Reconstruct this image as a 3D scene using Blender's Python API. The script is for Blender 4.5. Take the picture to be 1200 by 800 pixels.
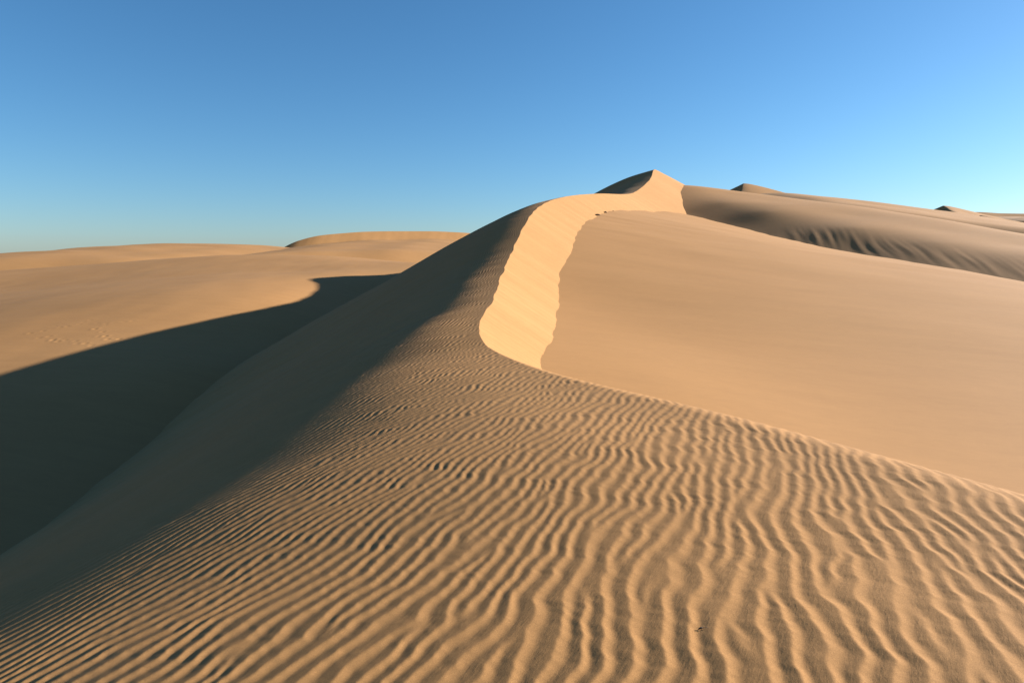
import bpy, math
import numpy as np

for o in list(bpy.data.objects):
    bpy.data.objects.remove(o, do_unlink=True)
scene = bpy.context.scene

# ----------------------------------------------------------------- camera
F = 800.0            # focal length in pixels of the 1200 px wide photograph (24 mm)
HOR = 305.0          # row of the horizon
cam_d = bpy.data.cameras.new("camera")
cam_d.sensor_fit = 'HORIZONTAL'
cam_d.sensor_width = 36.0
cam_d.lens = 24.0
cam_d.shift_y = -(400.0 - HOR) / 1200.0
cam_d.clip_start = 0.05
cam_d.clip_end = 20000
cam = bpy.data.objects.new("camera", cam_d)
cam.location = (0, 0, 0)
cam.rotation_euler = (math.radians(90), 0, 0)
scene.collection.objects.link(cam)
scene.camera = cam

# ----------------------------------------------------------------- sky + sun
SUN_EL = math.radians(18.0)
SUN_AZ = math.radians(72.0)          # clockwise from +Y (the view direction)
world = bpy.data.worlds.new("World")
scene.world = world
world.use_nodes = True
nt = world.node_tree
nt.nodes.clear()
sky = nt.nodes.new('ShaderNodeTexSky')
sky.sky_type = 'NISHITA'
sky.sun_disc = False
sky.sun_elevation = SUN_EL
sky.sun_rotation = SUN_AZ
sky.altitude = 300
sky.air_density = 1.0
sky.dust_density = 0.5
sky.ozone_density = 6.0
bg = nt.nodes.new('ShaderNodeBackground')
bg.inputs['Strength'].default_value = 0.05
wo = nt.nodes.new('ShaderNodeOutputWorld')
hsv = nt.nodes.new('ShaderNodeHueSaturation')
hsv.inputs['Saturation'].default_value = 1.06
hsv.inputs['Hue'].default_value = 0.493
nt.links.new(sky.outputs[0], hsv.inputs['Color'])
nt.links.new(hsv.outputs[0], bg.inputs['Color'])
nt.links.new(bg.outputs[0], wo.inputs['Surface'])

sun_d = bpy.data.lights.new("sun", 'SUN')
sun_d.energy = 5.0
sun_d.angle = math.radians(0.53)
sun_d.color = (1.0, 0.95, 0.87)
sun = bpy.data.objects.new("sun", sun_d)
sun.rotation_euler = (math.radians(90) - SUN_EL, 0, -SUN_AZ + math.pi)
scene.collection.objects.link(sun)

scene.view_settings.view_transform = 'Standard'
scene.view_settings.look = 'None'
scene.view_settings.exposure = 1.66
scene.view_settings.gamma = 1.0
scene.view_settings.use_curve_mapping = False

# ----------------------------------------------------------------- helpers
rng = np.random.default_rng(7)


def P(px, row, Y):
    """photo pixel + distance -> world point"""
    return ((px - 600.0) / F * Y, Y, (HOR - row) / F * Y)


def pchip(xs, ys):
    xs = np.asarray(xs, float); ys = np.asarray(ys, float)
    h = np.diff(xs); d = np.diff(ys) / h
    m = np.zeros_like(ys)
    for i in range(1, len(xs) - 1):
        if d[i - 1] * d[i] > 0:
            w1 = 2 * h[i] + h[i - 1]; w2 = h[i] + 2 * h[i - 1]
            m[i] = (w1 + w2) / (w1 / d[i - 1] + w2 / d[i])
    m[0] = d[0]; m[-1] = d[-1]

    def f(x):
        x = np.asarray(x, float)
        i = np.clip(np.searchsorted(xs, x) - 1, 0, len(xs) - 2)
        t = (x - xs[i]) / h[i]
        r = ((1 + 2 * t) * (1 - t) ** 2 * ys[i] + t * (1 - t) ** 2 * h[i] * m[i]
             + t * t * (3 - 2 * t) * ys[i + 1] + t * t * (t - 1) * h[i] * m[i + 1])
        r = np.where(x < xs[0], ys[0] + (x - xs[0]) * m[0], r)
        return np.where(x > xs[-1], ys[-1] + (x - xs[-1]) * m[-1], r)
    return f


def spline(xs, ys):
    """natural C2 cubic spline (linear outside)"""
    xs = np.asarray(xs, float); ys = np.asarray(ys, float)
    n = len(xs); h = np.diff(xs)
    A = np.eye(n); b = np.zeros(n)
    for i in range(1, n - 1):
        A[i, i - 1] = h[i - 1]; A[i, i] = 2 * (h[i - 1] + h[i]); A[i, i + 1] = h[i]
        b[i] = 6 * ((ys[i + 1] - ys[i]) / h[i] - (ys[i] - ys[i - 1]) / h[i - 1])
    M = np.linalg.solve(A, b)

    def f(x):
        x = np.asarray(x, float)
        i = np.clip(np.searchsorted(xs, x) - 1, 0, n - 2)
        a = xs[i + 1] - x; c = x - xs[i]
        r = (M[i] * a ** 3 + M[i + 1] * c ** 3) / (6 * h[i]) + (ys[i] / h[i] - M[i] * h[i] / 6) * a + (ys[i + 1] / h[i] - M[i + 1] * h[i] / 6) * c
        m0 = (ys[1] - ys[0]) / h[0] - h[0] * M[1] / 6
        m1 = (ys[-1] - ys[-2]) / h[-1] + h[-1] * M[-2] / 6
        r = np.where(x < xs[0], ys[0] + (x - xs[0]) * m0, r)
        return np.where(x > xs[-1], ys[-1] + (x - xs[-1]) * m1, r)
    return f


def tps(pts, lam=0.0):
    """thin plate spline height surface through (x, y, z) points"""
    p = np.asarray(pts, float); n = len(p)

    def U(r2):
        return np.where(r2 > 1e-12, r2 * np.log(np.maximum(r2, 1e-12)), 0.0)
    d2 = (p[:, None, 0] - p[None, :, 0]) ** 2 + (p[:, None, 1] - p[None, :, 1]) ** 2
    A = np.zeros((n + 3, n + 3))
    A[:n, :n] = U(d2) + lam * np.eye(n)
    A[:n, n] = 1; A[:n, n + 1:] = p[:, :2]
    A[n, :n] = 1; A[n + 1:, :n] = p[:, :2].T
    w = np.linalg.solve(A, np.concatenate([p[:, 2], [0, 0, 0]]))

    def f(x, y):
        x = np.asarray(x, float); y = np.asarray(y, float)
        r = w[n] + w[n + 1] * x + w[n + 2] * y
        for k in range(n):
            r = r + w[k] * U((x - p[k, 0]) ** 2 + (y - p[k, 1]) ** 2)
        return r
    return f


_perm = np.random.default_rng(3).permutation(4096)
_grad = np.random.default_rng(4).uniform(0, 2 * math.pi, 4096)
_gx, _gy = np.cos(_grad), np.sin(_grad)


def perlin(x, y, seed=0):
    x = np.asarray(x, float) + seed * 17.31; y = np.asarray(y, float) - seed * 9.77
    xi = np.floor(x).astype(np.int64); yi = np.floor(y).astype(np.int64)
    xf = x - xi; yf = y - yi

    def g(ix, iy, dx, dy):
        k = _perm[(_perm[ix & 4095] + iy) & 4095]
        return _gx[k] * dx + _gy[k] * dy
    u = xf ** 3 * (xf * (xf * 6 - 15) + 10); v = yf ** 3 * (yf * (yf * 6 - 15) + 10)
    a = g(xi, yi, xf, yf); b = g(xi + 1, yi, xf - 1, yf)
    c = g(xi, yi + 1, xf, yf - 1); d = g(xi + 1, yi + 1, xf - 1, yf - 1)
    return ((a + (b - a) * u) * (1 - v) + (c + (d - c) * u) * v) * 1.5


def sstep(a, b, x):
    t = np.clip((x - a) / (b - a), 0, 1)
    return t * t * (3 - 2 * t)


def grid_object(name, X, Y, Z, material, label, smooth=True, extra=None):
    r, c = X.shape
    co = np.stack([X, Y, Z], -1).reshape(-1, 3).astype(np.float32)
    i = np.arange(r * c).reshape(r, c)
    q = np.stack([i[:-1, :-1], i[:-1, 1:], i[1:, 1:], i[1:, :-1]], -1).reshape(-1, 4)
    # orient upward
    k = len(q) // 2
    p0, p1, p2 = co[q[k, 0]], co[q[k, 1]], co[q[k, 2]]
    if np.cross(p1 - p0, p2 - p0)[2] < 0:
        q = q[:, ::-1]
    me = bpy.data.meshes.new(name)
    me.vertices.add(len(co)); me.vertices.foreach_set('co', co.ravel())
    me.loops.add(q.size); me.loops.foreach_set('vertex_index', np.ascontiguousarray(q).ravel().astype(np.int32))
    me.polygons.add(len(q))
    me.polygons.foreach_set('loop_start', (np.arange(len(q)) * 4).astype(np.int32))
    me.update(calc_edges=True)
    me.polygons.foreach_set('use_smooth', np.full(len(q), smooth))
    me.materials.append(material)
    o = bpy.data.objects.new(name, me)
    o['kind'] = 'structure'
    o['label'] = label
    scene.collection.objects.link(o)
    return o


# ----------------------------------------------------------------- sand material
def sand_material(name, grain=1.0, trough=False):
    m = bpy.data.materials.new(name)
    m.use_nodes = True
    t = m.node_tree; n = t.nodes; L = t.links
    bs = n['Principled BSDF']
    bs.inputs['Roughness'].default_value = 0.95
    bs.inputs['Specular IOR Level'].default_value = 0.15
    tc = n.new('ShaderNodeTexCoord')

    def noise(scale, detail, mapping=None, rough=0.55):
        t_ = n.new('ShaderNodeTexNoise')
        t_.inputs['Scale'].default_value = scale
        t_.inputs['Detail'].default_value = detail
        t_.inputs['Roughness'].default_value = rough
        if mapping:
            mp = n.new('ShaderNodeMapping')
            mp.vector_type = 'TEXTURE'
            mp.inputs['Rotation'].default_value = (0, 0, mapping[0])
            mp.inputs['Scale'].default_value = mapping[1]
            L.new(tc.outputs['Object'], mp.inputs['Vector'])
            L.new(mp.outputs[0], t_.inputs['Vector'])
        else:
            L.new(tc.outputs['Object'], t_.inputs['Vector'])
        return t_.outputs['Fac']

    def ramp(fac, lo, hi, a, b):
        r = n.new('ShaderNodeMapRange')
        r.inputs['From Min'].default_value = lo; r.inputs['From Max'].default_value = hi
        r.inputs['To Min'].default_value = a; r.inputs['To Max'].default_value = b
        L.new(fac, r.inputs['Value'])
        return r.outputs[0]

    def math_(op, a, b):
        k = n.new('ShaderNodeMath'); k.operation = op
        for i, v in enumerate((a, b)):
            if isinstance(v, (int, float)):
                k.inputs[i].default_value = v
            else:
                L.new(v, k.inputs[i])
        return k.outputs[0]

    # broad tint drift, drifted streaks, single grains
    broad = ramp(noise(0.09, 3), 0.3, 0.7, 0.0, 1.0)
    mix = n.new('ShaderNodeMix'); mix.data_type = 'RGBA'
    mix.inputs['A'].default_value = (0.298, 0.151, 0.054, 1)
    mix.inputs['B'].default_value = (0.316, 0.164, 0.061, 1)
    L.new(broad, mix.inputs['Factor'])
    gr = ramp(noise(330.0, 2, rough=0.8), 0.25, 0.75, 1 - 0.40 * grain, 1 + 0.40 * grain)
    gr2 = ramp(noise(90.0, 3, rough=0.7), 0.25, 0.75, 1 - 0.14 * grain, 1 + 0.14 * grain)
    st = ramp(noise(0.9, 4, (math.radians(-8), (3.0, 0.6, 1.0))), 0.3, 0.7, 0.965, 1.035)
    st2 = ramp(noise(7.0, 5, (math.radians(-5), (2.6, 0.7, 1.0)), 0.65), 0.3, 0.7, 0.96, 1.04)
    v = math_('MULTIPLY', math_('MULTIPLY', gr, gr2), math_('MULTIPLY', st, st2))
    hs = n.new('ShaderNodeVectorMath'); hs.operation = 'SCALE'
    L.new(mix.outputs['Result'], hs.inputs[0]); L.new(v, hs.inputs['Scale'])
    L.new(hs.outputs[0], bs.inputs['Base Color'])
    # relief: fine wind streaks across the ripples + grains
    h1 = noise(22.0, 3, (math.radians(58), (1.6, 0.5, 1.0)), 0.6)
    h2 = noise(260.0, 2, None, 0.7)
    b1 = n.new('ShaderNodeBump'); b1.inputs['Strength'].default_value = 0.55
    if trough:
        atn = n.new('ShaderNodeAttribute'); atn.attribute_name = 'trough'
        L.new(math_('ADD', math_('MULTIPLY', atn.outputs['Fac'], 0.20), 0.06), b1.inputs['Strength'])
    b1.inputs['Distance'].default_value = 0.009 * grain
    L.new(h1, b1.inputs['Height'])
    b2 = n.new('ShaderNodeBump'); b2.inputs['Strength'].default_value = 0.5
    b2.inputs['Distance'].default_value = 0.0016 * grain
    L.new(h2, b2.inputs['Height']); L.new(b1.outputs[0], b2.inputs['Normal'])
    L.new(b2.outputs[0], bs.inputs['Normal'])
    return m


M_near = sand_material("rippled_sand", 1.0, True)
M_far = sand_material("smooth_sand", 0.45)

# ----------------------------------------------------------------- ripple field
RW = math.radians(-19.0)                  # wind heading: +x turned 19 deg towards the camera
wx, wy = math.cos(RW), math.sin(RW)       # across the crests
cxx, cyy = -wy, wx                        # along the crests
LAM = 0.124


def ripple_field():
    dx = 0.025
    nx, ny = 1024, 2400                    # across x along
    kx = np.fft.fftfreq(nx, dx)[:, None]; ky = np.fft.fftfreq(ny, dx)[None, :]
    env = []
    for sx, sy in ((0.46, 0.75),):
        w = rng.normal(size=(nx, ny)) + 1j * rng.normal(size=(nx, ny))
        filt = np.exp(-0.5 * ((kx * 2 * math.pi * sx * 0.26) ** 2 + (ky * 2 * math.pi * sy * 0.33) ** 2))
        a = np.fft.ifft2(np.fft.fft2(w) * filt)
        env.append(a / np.std(a))
    A = env[0]
    # a few relaxation steps: amplitudes even out, defects shrink to junctions
    lap = -(kx * 2 * math.pi) ** 2 * 0.0009 - (ky * 2 * math.pi) ** 2 * 0.0030
    dt = 0.25
    den = 1.0 / (1.0 - dt * lap)
    for _ in range(14):
        m2 = np.abs(A) ** 2
        gq = math.exp(2 * dt)
        A = A * np.sqrt(gq / (1 + m2 * (gq - 1)))          # exact growth and saturation step
        A = np.fft.ifft2(np.fft.fft2(A) * den)
    return dx, A


DX, ENV = ripple_field()


def bilin(T, u, v):
    u = np.mod(u, T.shape[0]); v = np.mod(v, T.shape[1])
    i = np.floor(u).astype(np.int64); j = np.floor(v).astype(np.int64)
    fu = u - i; fv = v - j
    i %= T.shape[0]; j %= T.shape[1]
    i1 = (i + 1) % T.shape[0]; j1 = (j + 1) % T.shape[1]
    return (T[i, j] * (1 - fu) + T[i1, j] * fu) * (1 - fv) + (T[i, j1] * (1 - fu) + T[i1, j1] * fu) * fv


# one ripple in section: slow smooth climb out of the trough, sharp crest, lee that eases into the next trough
PROF_U = np.linspace(0, 1, 257)
_c = 0.64
_v = np.clip(PROF_U / _c, 0, 1)
_sl = sstep(0.0, 0.30, _v) * (1.25 - 0.55 * _v) + 0.02
_t = np.clip((PROF_U - _c) / (1 - _c), 0, 1)
_fall = (1 - _t) ** 1.45
_rise = np.cumsum(_sl * (PROF_U < _c)); _rise /= _rise[-1]
PROF_Z = np.where(PROF_U < _c, _rise, _fall) - 0.45


LAMB = pchip([-10, 2.5, 4.5, 7, 10, 14, 22, 60], [0.150, 0.148, 0.134, 0.120, 0.110, 0.104, 0.102, 0.102])


def ripples(x, y, full=False):
    """ripple relief in metres at plan positions (and where in the ripple each position lies)"""
    a = x * wx + y * wy
    b = x * cxx + y * cyy
    calm = 0.45 + 0.55 * sstep(-4.5, 0.5, x)           # straighter crests low on the windward flank
    # sinuous, ragged crests
    a = (a + calm * (0.085 * perlin(a / 1.0, b / 0.75, 1) + 0.040 * perlin(a / 0.45, b / 0.27, 2))
         + 0.011 * perlin(a / 0.25, b / 0.10, 5) + 0.0045 * perlin(a / 0.15, b / 0.045, 6))
    A = bilin(ENV, a / DX + 300, b / DX + 500)
    lam = LAMB(b)
    mag = np.abs(A); ph = np.angle(A) + 2 * math.pi * a / lam
    u = np.mod(ph / (2 * math.pi), 1.0)
    prof = np.interp(u, PROF_U, PROF_Z)
    am = 1.05 * mag ** 2 / (mag ** 2 + 0.22) 
    am = am * (0.95 + 0.12 * perlin(x / 1.1, y / 1.1, 8))
    z = (0.096 + 0.026 * sstep(5, 11, b)) * lam * prof * am
    if full:
        return z, sstep(0.0, 0.10, u) * (1 - sstep(0.42, 0.58, u))
    return z


# ----------------------------------------------------------------- the main dune
# brink line: distance, photo column, photo row
BR = [(10.5, 640, 437), (12.2, 592, 418), (13.2, 574, 408), (14.3, 563, 394), (17.0, 571, 364), (21.5, 586, 328), (26.5, 600, 295),
      (33.0, 620, 255), (38.0, 637, 239), (43.0, 660, 231), (52.0, 700, 227), (63.0, 738, 227), (72.0, 755, 217), (79.0, 764, 206), (84.0, 769, 199)]
bp = np.array([P(c, r, y) for y, c, r in BR])
ys_ = np.concatenate([[-10, 0, 3.0, 4.6, 6.0, 8.0], bp[:, 1], [90, 97, 108, 125]])
xb_ = np.concatenate([[9.5, 5.9, 4.55, 3.75, 3.0, 1.9], bp[:, 0], [21.2, 24.3, 29.0, 37.0]])
zb_ = np.concatenate([[-1.90, -1.80, -1.78, -1.77, -1.745, -1.72], bp[:, 2], [10.75, 9.9, 8.0, 6.0]])
XB = spline(ys_, xb_); ZB = pchip(ys_, zb_)
# stoss side: slope at the brink, distance over which it steepens, steepest slope
SG0 = pchip([-10, 3, 6, 9, 14, 20, 27, 38, 52, 70, 84, 125], [-0.02, 0.005, 0.035, 0.075, 0.12, 0.16, 0.19, 0.20, 0.16, 0.22, 0.26, 0.2])
AA = pchip([-10, 3, 5.3, 9, 16, 26, 38, 60, 84, 125], [11.5, 10.2, 8.3, 5.2, 2.3, 1.9, 2.0, 3.0, 4.0, 5.0])
SGM = pchip([-10, 5, 16, 40, 84, 125], [0.60, 0.60, 0.57, 0.56, 0.52, 0.5])
# sharpness of the brink (metres over which the slip face takes over)
RHO = pchip([-10, 5, 8, 10, 12, 14, 125], [1.6, 1.1, 0.7, 0.35, 0.08, 0.01, 0.01])

_tt = np.linspace(0, 1, 64)


def stoss_drop(d, y):
    """height lost at distance d (>=0) to the left of the brink"""
    s0 = SG0(y); a = AA(y); sm = SGM(y)
    # integral of s0 + (sm-s0)(1-exp(-(d/a)^2))
    q = d / a
    # erf approximation
    e = np.sign(q) * np.sqrt(1 - np.exp(-q * q * (4 / math.pi + 0.147 * q * q) / (1 + 0.147 * q * q)))
    return sm * d - (sm - s0) * a * math.sqrt(math.pi) / 2 * e


def main_dune():
    rows = list(np.arange(-8, 1.0, 0.12))
    y = 1.0
    while y < 118:
        rows.append(y)
        y += max(0.0085, 0.0031 * y) if y < 45 else 0.006 * y
    Y = np.array(rows)
    nf, nc = 860, 70
    fine = np.linspace(0, 1, nf)
    WF = pchip([-8, 0, 3, 6, 10, 15, 25, 40, 120], [8, 8.6, 8.6, 9.0, 9.6, 8.5, 7.0, 8.0, 14.0])(Y)
    g = np.linspace(0, 1, nc + 1)[1:]
    left = np.concatenate([WF[:, None] * fine[None, :], WF[:, None] + (g[None, :] ** 1.5) * 24.0 + g[None, :] * 0.3], 1)[:, ::-1]
    ns = 150
    gs = np.linspace(0, 1, ns + 1)[1:]
    WR = pchip([-8, 8, 14, 40, 84, 120], [6, 4.0, 3.2, 6.0, 17.0, 20.0])(Y)
    right = WR[:, None] * gs[None, :] ** 1.25
    S = np.concatenate([-left, right], 1)
    YY = np.repeat(Y[:, None], S.shape[1], 1)
    xb = XB(Y)[:, None]; zb = ZB(Y)[:, None]
    # slightly ragged brink
    rag = sstep(13, 16, Y) * (0.05 * perlin(Y * 0.9, Y * 0, 11) + 0.014 * perlin(Y * 3.0, Y * 0, 12))
    xb = xb + rag[:, None]
    X = xb + S
    d = np.maximum(-S, 0)
    dl = (XB(Y + 0.05) - XB(Y - 0.05)) / 0.1
    k = 0.635 / np.sqrt(1 + np.minimum(dl, 0.9) ** 2)
    rho = RHO(Y)[:, None]
    s = np.maximum(S, 0)
    s0 = SG0(Y)[:, None]
    drop_l = stoss_drop(d, YY)
    e = 1 - np.exp(-s / rho)
    drop_r = k[:, None] * (s - rho * e) - s0 * rho * e
    drop_r = np.where(rho < 0.02, k[:, None] * s, drop_r)
    Z = zb - drop_l - drop_r
    # broad unevenness of the windward side
    Z += 0.05 * perlin(X / 3.5, YY / 4.0, 21) * sstep(0, 2, d) * sstep(2, 6, YY)
    # ripples on the windward side and over the rounded brow
    fade = np.where(S <= 0, 1.0, np.exp(-(s / np.maximum(rho * 1.3, 0.02)) ** 2))
    fade = fade * (1 - 0.55 * sstep(3, 9, d) * sstep(9, 16, YY)) * (1 - sstep(40, 60, YY))
    fade = fade * (1 - sstep(10, 16, d))
    near = fade > 0.01
    R = np.zeros_like(Z)
    T = np.zeros_like(Z)
    R[near], T[near] = ripples(X[near], YY[near], True)
    edge = 1 - 0.6 * np.exp(-(d / 0.25) ** 2) * sstep(12, 14, YY)
    Z += R * fade * edge
    # grain-flow streaks and tongues on the slip face
    on = (s > 0) & (YY > 11)
    sl = np.zeros_like(Z)
    xs_, yy_ = s[on], YY[on]
    sc = np.maximum(1.0, yy_ / 26.0)
    drift = yy_ + 0.10 * xs_
    sl[on] = (0.004 * perlin(drift / (0.42 * sc), xs_ / (2.2 * sc), 31) + 0.006 * perlin(drift / (0.13 * sc), xs_ / (1.1 * sc), 32)
              + 0.006 * perlin(drift / 1.9, xs_ / 3.0, 33)) * sc * sstep(0.0, 0.25, xs_)
    Z += sl
    o = grid_object("main_dune", X, YY, Z, M_near, "long rippled sand dune with a sharp brink, bright slip face and high pointed peak")
    at = o.data.attributes.new('trough', 'FLOAT', 'POINT')
    at.data.foreach_set('value', (T * fade).ravel().astype(np.float32))
    return o


main_dune()

# ----------------------------------------------------------------- the hollow beside the slip face
def slip_hit(px, row):
    """where the photo ray meets the plane of the slip face"""
    Yq = np.linspace(11, 100, 6000)
    x = (px - 600) / F * Yq
    dl = (XB(Yq + 0.05) - XB(Yq - 0.05)) / 0.1
    k = 0.635 / np.sqrt(1 + np.minimum(dl, 0.9) ** 2)
    d = ZB(Yq) - k * np.maximum(x - XB(Yq), 0) - (HOR - row) / F * Yq
    i = np.argmax((d > 0) & (x > XB(Yq) - 0.05))
    return P(px, row, Yq[i])


toe = [slip_hit(*q) for q in ((638, 438), (645, 400), (655, 350), (668, 300), (680, 271), (690, 258), (705, 251), (735, 246.5), (775, 248), (803, 251))]
print("toe", [tuple(round(float(v), 2) for v in q) for q in toe])
hollow_pts = toe + [P(1200, 330, 38), P(1100, 312, 43), P(1000, 296, 49.5), P(900, 275, 58.5), P(850, 262, 64.5),
              P(1200, 575, 11.5), P(1000, 520, 12.9), P(800, 460, 14.5),
              (45, 30, -4.5), (45, 50, -3.0), (34, 75, 1.5), (24, 85, 4.2), (6, 2, -4.3)]
HOLLOW = tps(hollow_pts, 2.0)


def hollow():
    nu, nv = 420, 420
    y = 2 + (108 - 2) * np.linspace(0, 1, nu) ** 1.6
    x = -0.6 + 55 * np.linspace(0, 1, nv) ** 1.3
    X, Y = np.meshgrid(x, y)
    X = X + np.minimum(XB(Y), 22)
    Z = HOLLOW(X, Y)
    Z += 0.035 * perlin(X / 6 + Y / 14, Y / 2.6, 41) * sstep(18, 40, Y) + 0.05 * perlin(X / 9, Y / 7, 42)
    Z += 0.03 * perlin(X / 3.0 + Y / 4, Y / 1.1, 43) * sstep(30, 50, Y)
    grid_object("sand_hollow", X, Y, Z, M_far, "smooth sand floor sloping below the bright slip face")


hollow()

# ----------------------------------------------------------------- dune along the right
def right_dune():
    base = [P(1330, 352, 33), P(1200, 330, 38), P(1100, 312, 43), P(1000, 296, 49.5), P(900, 275, 58.5), P(850, 262, 64.5)]
    brow = [P(1330, 322, 36.9), P(1200, 301, 42.5), P(1100, 284, 48.1), P(1000, 266.5, 55.3), P(900, 248, 65.4), P(850, 237, 72.2)]
    mid = [P(1200, 288, 47.2), P(1100, 270, 54.2), P(1000, 252.5, 62.8), P(900, 235.5, 73.2), P(850, 226.5, 79.5)]
    top = [P(1330, 297, 45), P(1200, 276, 52), P(1100, 257, 61), P(1000, 241, 71), P(900, 228.5, 81), P(850, 223.5, 87)]
    seam = [slip_hit(*q) for q in ((801, 217), (798, 226), (800, 237), (804, 250))]
    under = [(p[0] - 3.2, p[1] - 1.5, p[2] - 0.85) for p in base] + [(p[0] - 2.5, p[1], p[2] - 0.2) for p in seam]
    back = [(52, 42, -2.0), (54, 60, -0.6), (54, 78, 1.6), (48, 92, 4.5), (40, 102, 6.2), (32, 106, 6.3), (26, 100, 7.4), (34, 125, 4), (60, 110, 2.0), (20, 98, 8.0), (18, 115, 5.0),
            (34, 20, -2.6), (44, 22, -1.6), (60, 30, -2.5), (28, 16, -4.6)]
    R = tps(base + seam + brow + mid + top + under + back, 0.4)
    y = np.linspace(16, 130, 460)
    x = np.concatenate([np.linspace(16, 44, 240), 44 + 20 * np.linspace(0, 1, 50)[1:]])
    X, Y = np.meshgrid(x, y)
    b0 = np.array(base); o_ = np.argsort(b0[:, 1])
    X0 = pchip(b0[o_, 1], b0[o_, 0])(Y)
    p = X - X0
    Z = R(X, Y)
    # slanting flutes on the face
    run = 3.2
    w = np.exp(-((p - run * 0.6) / (run * 0.6)) ** 2) * (1 - sstep(54, 61, Y))
    q = (Y - 1.6 * p) * 0.7 + 0.15 * perlin(Y / 3.5, Y * 0, 55)
    Z += 0.016 * perlin(q / 1.0, p / 9 + Y / 20, 51) * w
    Z += 0.018 * perlin(q / 0.42, p / 6, 54) * w
    Z += 0.022 * perlin(q / 0.8, p / 12, 52) * w * np.exp(-((Y - 54) / 2.5) ** 2)
    Z += 0.03 * perlin(X / 7, Y / 9, 53) * sstep(0, 3, p)
    grid_object("right_dune", X, Y, Z, M_far, "long rounded dune with a dim fluted face beyond the sand hollow")


right_dune()

# ----------------------------------------------------------------- dune across the valley on the left
left_pts = [(-11.5, 16, -7.2), (-13, 24, -7.15), (-14.5, 35, -5.6), (-16, 48, -4.3), (-17, 62, -3.0), (-7, 16, -8.0), (-8.5, 24, -8.2), (-9, 38, -6.8), (-8, 60, -5.4),  (2, 80, -3.0), (8, 100, -1),
            (-22.7, 30.3, -5.7), (-21.5, 43, -4.3), (-20, 55, -3.0), (-20, 78, -1.55), (-30, 30, -6.0), (-16, 100, -0.4),
            P(0, 317, 112), P(100, 311, 118), P(180, 305, 122), P(260, 300, 125), P(340, 299, 125), P(420, 302, 120), P(500, 309, 115), P(200, 322, 85), P(0, 340, 80), P(350, 318, 85),
            (-34, 14, -7.0), (-60, 40, -6.8), (-90, 90, -3.6), (-110, 140, -4.5), (-10, 0, -6.5), (-30, -5, -7.5),
            (0, 0, -8), (2, 14, -8), (6, 30, -7.5), (6, 50, -6), (10, 70, -4.5), (0,-8,-8), (-60, 160, -3), (-20, 160, -3.5), (-100, 180, -5), (-60, 200, -5), (0, 150, -3.5)]
LEFT = tps(left_pts, 3.0)


TRACKS = [[(41, 389), (46, 389), (49, 395), (53, 394), (60, 399), (66, 398), (71, 399), (75, 398), (85, 400), (93, 401), (103, 402), (111, 403), (116, 406), (120, 408)],
          [(115, 385), (120, 388), (117, 393), (124, 394), (129, 396), (132, 399), (135, 401)],
          [(56, 384), (64, 382), (72, 383), (80, 381), (86, 381), (92, 379), (99, 378), (107, 375), (115, 378), (121, 380), (131, 379), (143, 377), (149, 376), (156, 375)]]


def left_hit(px, row):
    Ys = np.linspace(15, 120, 2000)
    d = LEFT((px - 600) / F * Ys, Ys) - (HOR - row) / F * Ys
    Yh = Ys[np.argmax(d > 0)]
    return (px - 600) / F * Yh, Yh


def left_dune():
    hits = [[left_hit(*q) for q in t] for t in TRACKS]
    allh = np.array(sum(hits, []))
    x0, y0 = allh.min(0) - 0.6; x1, y1 = allh.max(0) + 0.6
    y = -8 + 213 * np.linspace(0, 1, 400) ** 1.5
    x = 10 - 150 * np.linspace(0, 1, 400) ** 1.25
    y = np.concatenate([y[(y < y0) | (y > y1)], np.arange(y0, y1, 0.09)]); y.sort()
    x = np.concatenate([x[(x < x0) | (x > x1)], np.arange(x0, x1, 0.07)]); x.sort()
    X, Y = np.meshgrid(x, y)
    Z = LEFT(X, Y) + 0.06 * perlin(X / 9, Y / 12, 61) + 0.02 * perlin(X / 2.5, Y / 5, 62)
    r2 = np.random.default_rng(5)
    for t, dep in zip(hits, (0.026, 0.032, 0.012)):
        for hx, hy in t:
            for k in range(1):
                fx = hx + r2.normal(0, 0.12); fy = hy + r2.normal(0, 0.22)
                sel = (np.abs(X - fx) < 0.7) & (np.abs(Y - fy) < 0.7)
                rr = np.hypot(X[sel] - fx, (Y[sel] - fy) * 0.8)
                Z[sel] += dep * r2.uniform(0.5, 1.1) * (0.45 * np.exp(-((rr - 0.20) / 0.08) ** 2) - np.exp(-(rr / 0.12) ** 2))
    grid_object("left_dune", X, Y, Z, M_far, "smooth tan dune with animal tracks across the shadowed valley")


left_dune()

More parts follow.
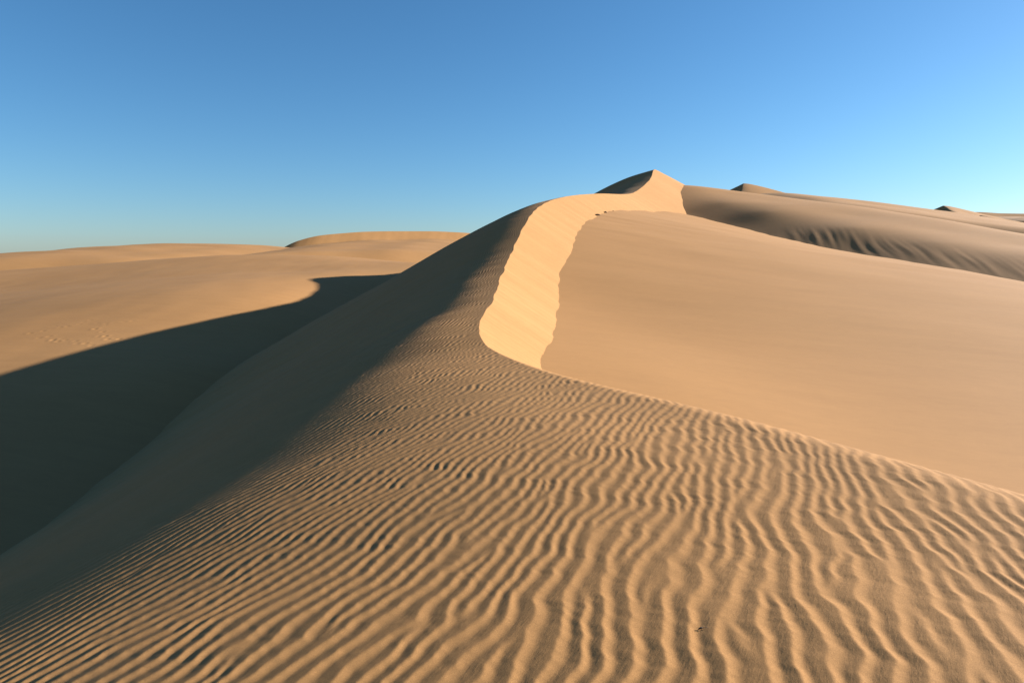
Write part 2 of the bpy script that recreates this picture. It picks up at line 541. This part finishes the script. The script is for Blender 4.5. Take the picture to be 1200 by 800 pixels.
# ----------------------------------------------------------------- dunes farther off
def ridge_dune(name, label, sky_line, Y0, bend=0.0, slip=0.0, slip_slope=0.6, front=0.22, back=0.3, width=60, round_=2.0, seed=0, flute=0.0):
    """a dune whose crest passes through the given photo points at distance Y0 (+ bend across its length)"""
    c = np.array(sky_line, float)
    t = np.linspace(c[0, 0], c[-1, 0], 260)
    row = pchip(c[:, 0], c[:, 1])(t)
    u = (t - t[0]) / (t[-1] - t[0])
    yc = Y0 + bend * (u - 0.5)
    xc = (t - 600) / F * yc; zc = (HOR - row) / F * yc
    v = np.concatenate([-width * np.linspace(1, 0, 90) ** 2.0, width * np.linspace(0, 1, 50)[1:] ** 1.6])
    V, U = np.meshgrid(v, u)
    D = np.abs(V)
    Xg = np.repeat(xc[:, None], len(v), 1); Yg = yc[:, None] + V
    taper = sstep(0, 0.12, U) * (1 - sstep(0.88, 1, U))
    sl = slip * taper
    w = np.where(sl > 0, sl / slip_slope, 1e-3)
    rnd = round_ * (1 - np.exp(-D / round_))            # rounds the top where there is no slip face
    f_sl = np.where(D < w, D * slip_slope, sl + (D - w) * front * 0.5)
    f_rd = front * (D - rnd)
    drop_f = np.where(sl > 0.05, f_sl, f_rd)
    drop_b = back * (D - rnd)
    Z = zc[:, None] - np.where(V < 0, drop_f, drop_b)
    if flute:
        Z += flute * perlin(Xg / 1.6, V / 8, seed + 3) * np.where((V < 0) & (D < w * 1.3), 1, 0) * sstep(0, 0.6, D)
    Z += 0.25 * perlin(Xg / 14, Yg / 10, seed) * sstep(1, 8, D)
    Z -= 10.0 * sstep(0.6, 1.0, D / width)
    return grid_object(name, Xg, Yg, Z, M_far, label)


def star_dune(name, label, top, Y0, left=0.5, right=0.3, front=0.16, ridge=(0.15, -1.0), soft=0.5, size=45, seed=0):
    """a pointed dune: a crest runs from the summit towards the viewer between a steep left and a gentle right side"""
    tx, ty, tz = P(top[0], top[1], Y0)
    g = np.linspace(-1, 1, 161); g = np.sign(g) * np.abs(g) ** 1.5 * size
    X, Y = np.meshgrid(g, g)
    l = math.hypot(*ridge); rx, ry = ridge[0] / l, ridge[1] / l
    along = X * rx + Y * ry
    side = X * ry * -1 + Y * rx                       # > 0 to the right of the crest
    side = side - 0.012 * np.maximum(along, 0) ** 2 * 0.3 + 0.5 * perlin(along / 9, along * 0, seed)
    drop = np.where(side < 0, -side * left, side * right)
    drop = np.where(side > 0, np.sqrt(drop ** 2 + soft ** 2) - soft, drop)
    drop = drop + np.where(along > 0, along * front, -along * 0.35)
    Z = tz - drop + 0.15 * perlin(X / 8, Y / 8, seed + 1)
    return grid_object(name, X + tx, Y + ty, Z, M_far, label)


ridge_dune("far_left_dune", "distant dune with a curved fluted slip face beyond the tan dune",
           [(322, 296), (338, 287), (350, 282), (375, 276), (400, 273.5), (430, 271.5), (460, 271), (500, 271), (540, 272.5), (600, 279), (650, 290)],
           220, bend=50, slip=2.8, slip_slope=0.55, front=0.13, seed=81, flute=0.02, width=120)
ridge_dune("far_ridge", "broad pale dune top rising behind the tan dune",
           [(-260, 307), (-100, 304.5), (0, 303.5), (50, 302), (90, 298.5), (120, 292), (140, 289), (180, 286.5), (230, 285.5), (300, 287), (350, 291), (400, 294.5), (450, 300), (500, 308)],
           185, bend=30, front=0.07, round_=8, seed=84, width=110)
ridge_dune("far_crest", "small golden slip face on the skyline of the broad pale dune",
           [(84, 301), (96, 297), (108, 293.2), (122, 290.8), (140, 289.4), (165, 290), (190, 292)], 160, bend=6, slip=1.3, front=0.10, seed=83, width=25)
star_dune("far_peak", "small pointed dune peeking over the long rounded dune", (872, 215), 165, left=0.45, right=0.33, front=0.32, ridge=(-0.55, -1.0), seed=86)
ridge_dune("far_right_ridge", "smooth dune shoulder behind the long rounded dune",
           [(860, 231), (900, 227.5), (950, 231.5), (1000, 238), (1040, 243.5), (1078, 248.5), (1120, 257), (1200, 277), (1300, 300)],
           125, bend=-25, front=0.20, round_=8, seed=88)
star_dune("far_peak", "far pointed dune with a dark shaded side on the right skyline", (1105, 241), 280, left=0.45, right=0.30, front=0.25, ridge=(-0.35, -1.0), size=60, seed=90)
ridge_dune("far_right_crest", "farthest low dune crest on the right skyline",
           [(1090, 258), (1120, 250), (1145, 248.5), (1175, 250), (1210, 250.5), (1300, 252), (1400, 256)], 340, bend=20, slip=2.2, front=0.15, seed=92, width=90)
star_dune("far_knoll", "small far knoll in front of the right skyline crest", (1150, 252.5), 230, left=0.40, right=0.25, front=0.22, ridge=(-0.3, -1.0), size=35, seed=94)

# ----------------------------------------------------------------- open desert to the horizon
g = np.concatenate([-np.geomspace(9000, 20, 60), np.geomspace(20, 9000, 60)])
GX, GY = np.meshgrid(g, g)
GZ = -9.0 + 1.2 * perlin(GX / 180, GY / 180, 71) * sstep(150, 400, np.hypot(GX, GY))
grid_object("desert_ground", GX, GY, GZ, M_far, "open sandy desert reaching to the horizon")

# ----------------------------------------------------------------- small things lying on the sand
def blob_mesh(name, pts, rads, segs, material, seed):
    """lofted tube through pts with uneven radii"""
    r2 = np.random.default_rng(seed)
    pts = np.array(pts, float); V = []; Fc = []
    n = len(pts)
    for i in range(n):
        d = pts[min(i + 1, n - 1)] - pts[max(i - 1, 0)]
        d /= np.linalg.norm(d)
        a = np.cross(d, (0, 0, 1.0)); a /= np.linalg.norm(a); b = np.cross(a, d)
        for k in range(segs):
            th = 2 * math.pi * k / segs
            r = rads[i] * r2.uniform(0.82, 1.15)
            V.append(pts[i] + r * (a * math.cos(th) + b * math.sin(th)))
    for i in range(n - 1):
        for k in range(segs):
            Fc.append((i * segs + k, i * segs + (k + 1) % segs, (i + 1) * segs + (k + 1) % segs, (i + 1) * segs + k))
    Fc.append(tuple(range(segs))[::-1]); Fc.append(tuple((n - 1) * segs + k for k in range(segs)))
    me = bpy.data.meshes.new(name); me.from_pydata([tuple(v) for v in V], [], Fc); me.update()
    me.polygons.foreach_set('use_smooth', np.full(len(Fc), True))
    me.materials.append(material)
    o = bpy.data.objects.new(name, me); scene.collection.objects.link(o)
    return o


def dark_material(name, c0, c1):
    m = bpy.data.materials.new(name); m.use_nodes = True
    n = m.node_tree.nodes; L = m.node_tree.links
    t = n.new('ShaderNodeTexNoise'); t.inputs['Scale'].default_value = 60
    tc = n.new('ShaderNodeTexCoord'); L.new(tc.outputs['Object'], t.inputs['Vector'])
    r = n.new('ShaderNodeValToRGB')
    r.color_ramp.elements[0].color = (*c0, 1); r.color_ramp.elements[1].color = (*c1, 1)
    L.new(t.outputs['Fac'], r.inputs['Fac']); L.new(r.outputs[0], n['Principled BSDF'].inputs['Base Color'])
    n['Principled BSDF'].inputs['Roughness'].default_value = 0.85
    return m


M_wood = dark_material("dry_wood", (0.012, 0.008, 0.006), (0.05, 0.03, 0.02))
M_straw = dark_material("dry_stalk", (0.10, 0.06, 0.035), (0.20, 0.13, 0.07))
M_clod = dark_material("dark_crust", (0.04, 0.026, 0.016), (0.10, 0.065, 0.04))


def dune_z(x, y):
    x = np.array([x]); y = np.array([y])
    d = np.maximum(XB(y) - x, 0)
    z = ZB(y) - stoss_drop(d, y) + 0.05 * perlin(x / 3.5, y / 4.0, 21) * sstep(0, 2, d) * sstep(2, 6, y)
    return float((z + ripples(x, y))[0])


Ys = np.linspace(2.2, 4.5, 400)
hit = [y for y in Ys if dune_z((822 - 600) / F * y, y) > (HOR - 737) / F * y][0]
tx, ty = (822 - 600) / F * hit, hit
tw = bpy.data.objects.new("twig", None); scene.collection.objects.link(tw)
tw.location = (tx, ty, dune_z(tx, ty))
tw['label'] = "tiny dark twig with a thin pale stalk lying on rippled sand"; tw['category'] = "twig"


def on(dx, dy, h):
    return (dx, dy, dune_z(tx + dx, ty + dy) - tw.location[2] + h)


k1 = blob_mesh("seed_head", [on(-0.018, -0.002, 0.003), on(-0.012, -0.001, 0.006), on(-0.004, 0.001, 0.008), on(0.003, 0.002, 0.007), on(0.008, 0.001, 0.005)],
               [0.0015, 0.0035, 0.0042, 0.0035, 0.0015], 8, M_wood, 1)
k2 = blob_mesh("stalk", [on(0.006, 0.001, 0.005), on(0.015, -0.002, 0.006), on(0.024, 0.0, 0.0045), on(0.032, -0.003, 0.003)], [0.0013, 0.0011, 0.001, 0.0007], 6, M_straw, 2)
for k in (k1, k2):
    k.parent = tw

for i, (px, row, Yd, size, lab) in enumerate(((700, 251.5, 47.0, 0.10, "long dark sand clod at the foot of the curved slip face"),
                                              (709.5, 248.7, 49.5, 0.10, "rounded dark sand clod at the foot of the curved slip face"),
                                              (718.5, 247.6, 52.5, 0.055, "smallest dark sand clod at the foot of the curved slip face"))):
    Yd = slip_hit(px, row)[1] - 0.35
    x = (px - 600) / F * Yd
    z = float(HOLLOW(np.array(x), np.array(Yd)))
    e = (1.9, 1.1, 1.2)[i]
    c = blob_mesh("sand_clod", [(-size * e, -0.02, -0.02), (-size * 0.7 * e, 0.0, size * 0.25), (0, 0.02, size * 0.42), (size * 0.6 * e, 0.01, size * 0.3), (size * e, 0.0, -0.01)],
                  [size * 0.15, size * 0.42, size * 0.55, size * 0.45, size * 0.15], 9, M_clod, 10 + i)
    c.location = (x, Yd, z + 0.03)
    c['label'] = lab; c['category'] = "clod"; c['group'] = "dark clods at the foot of the slip face"
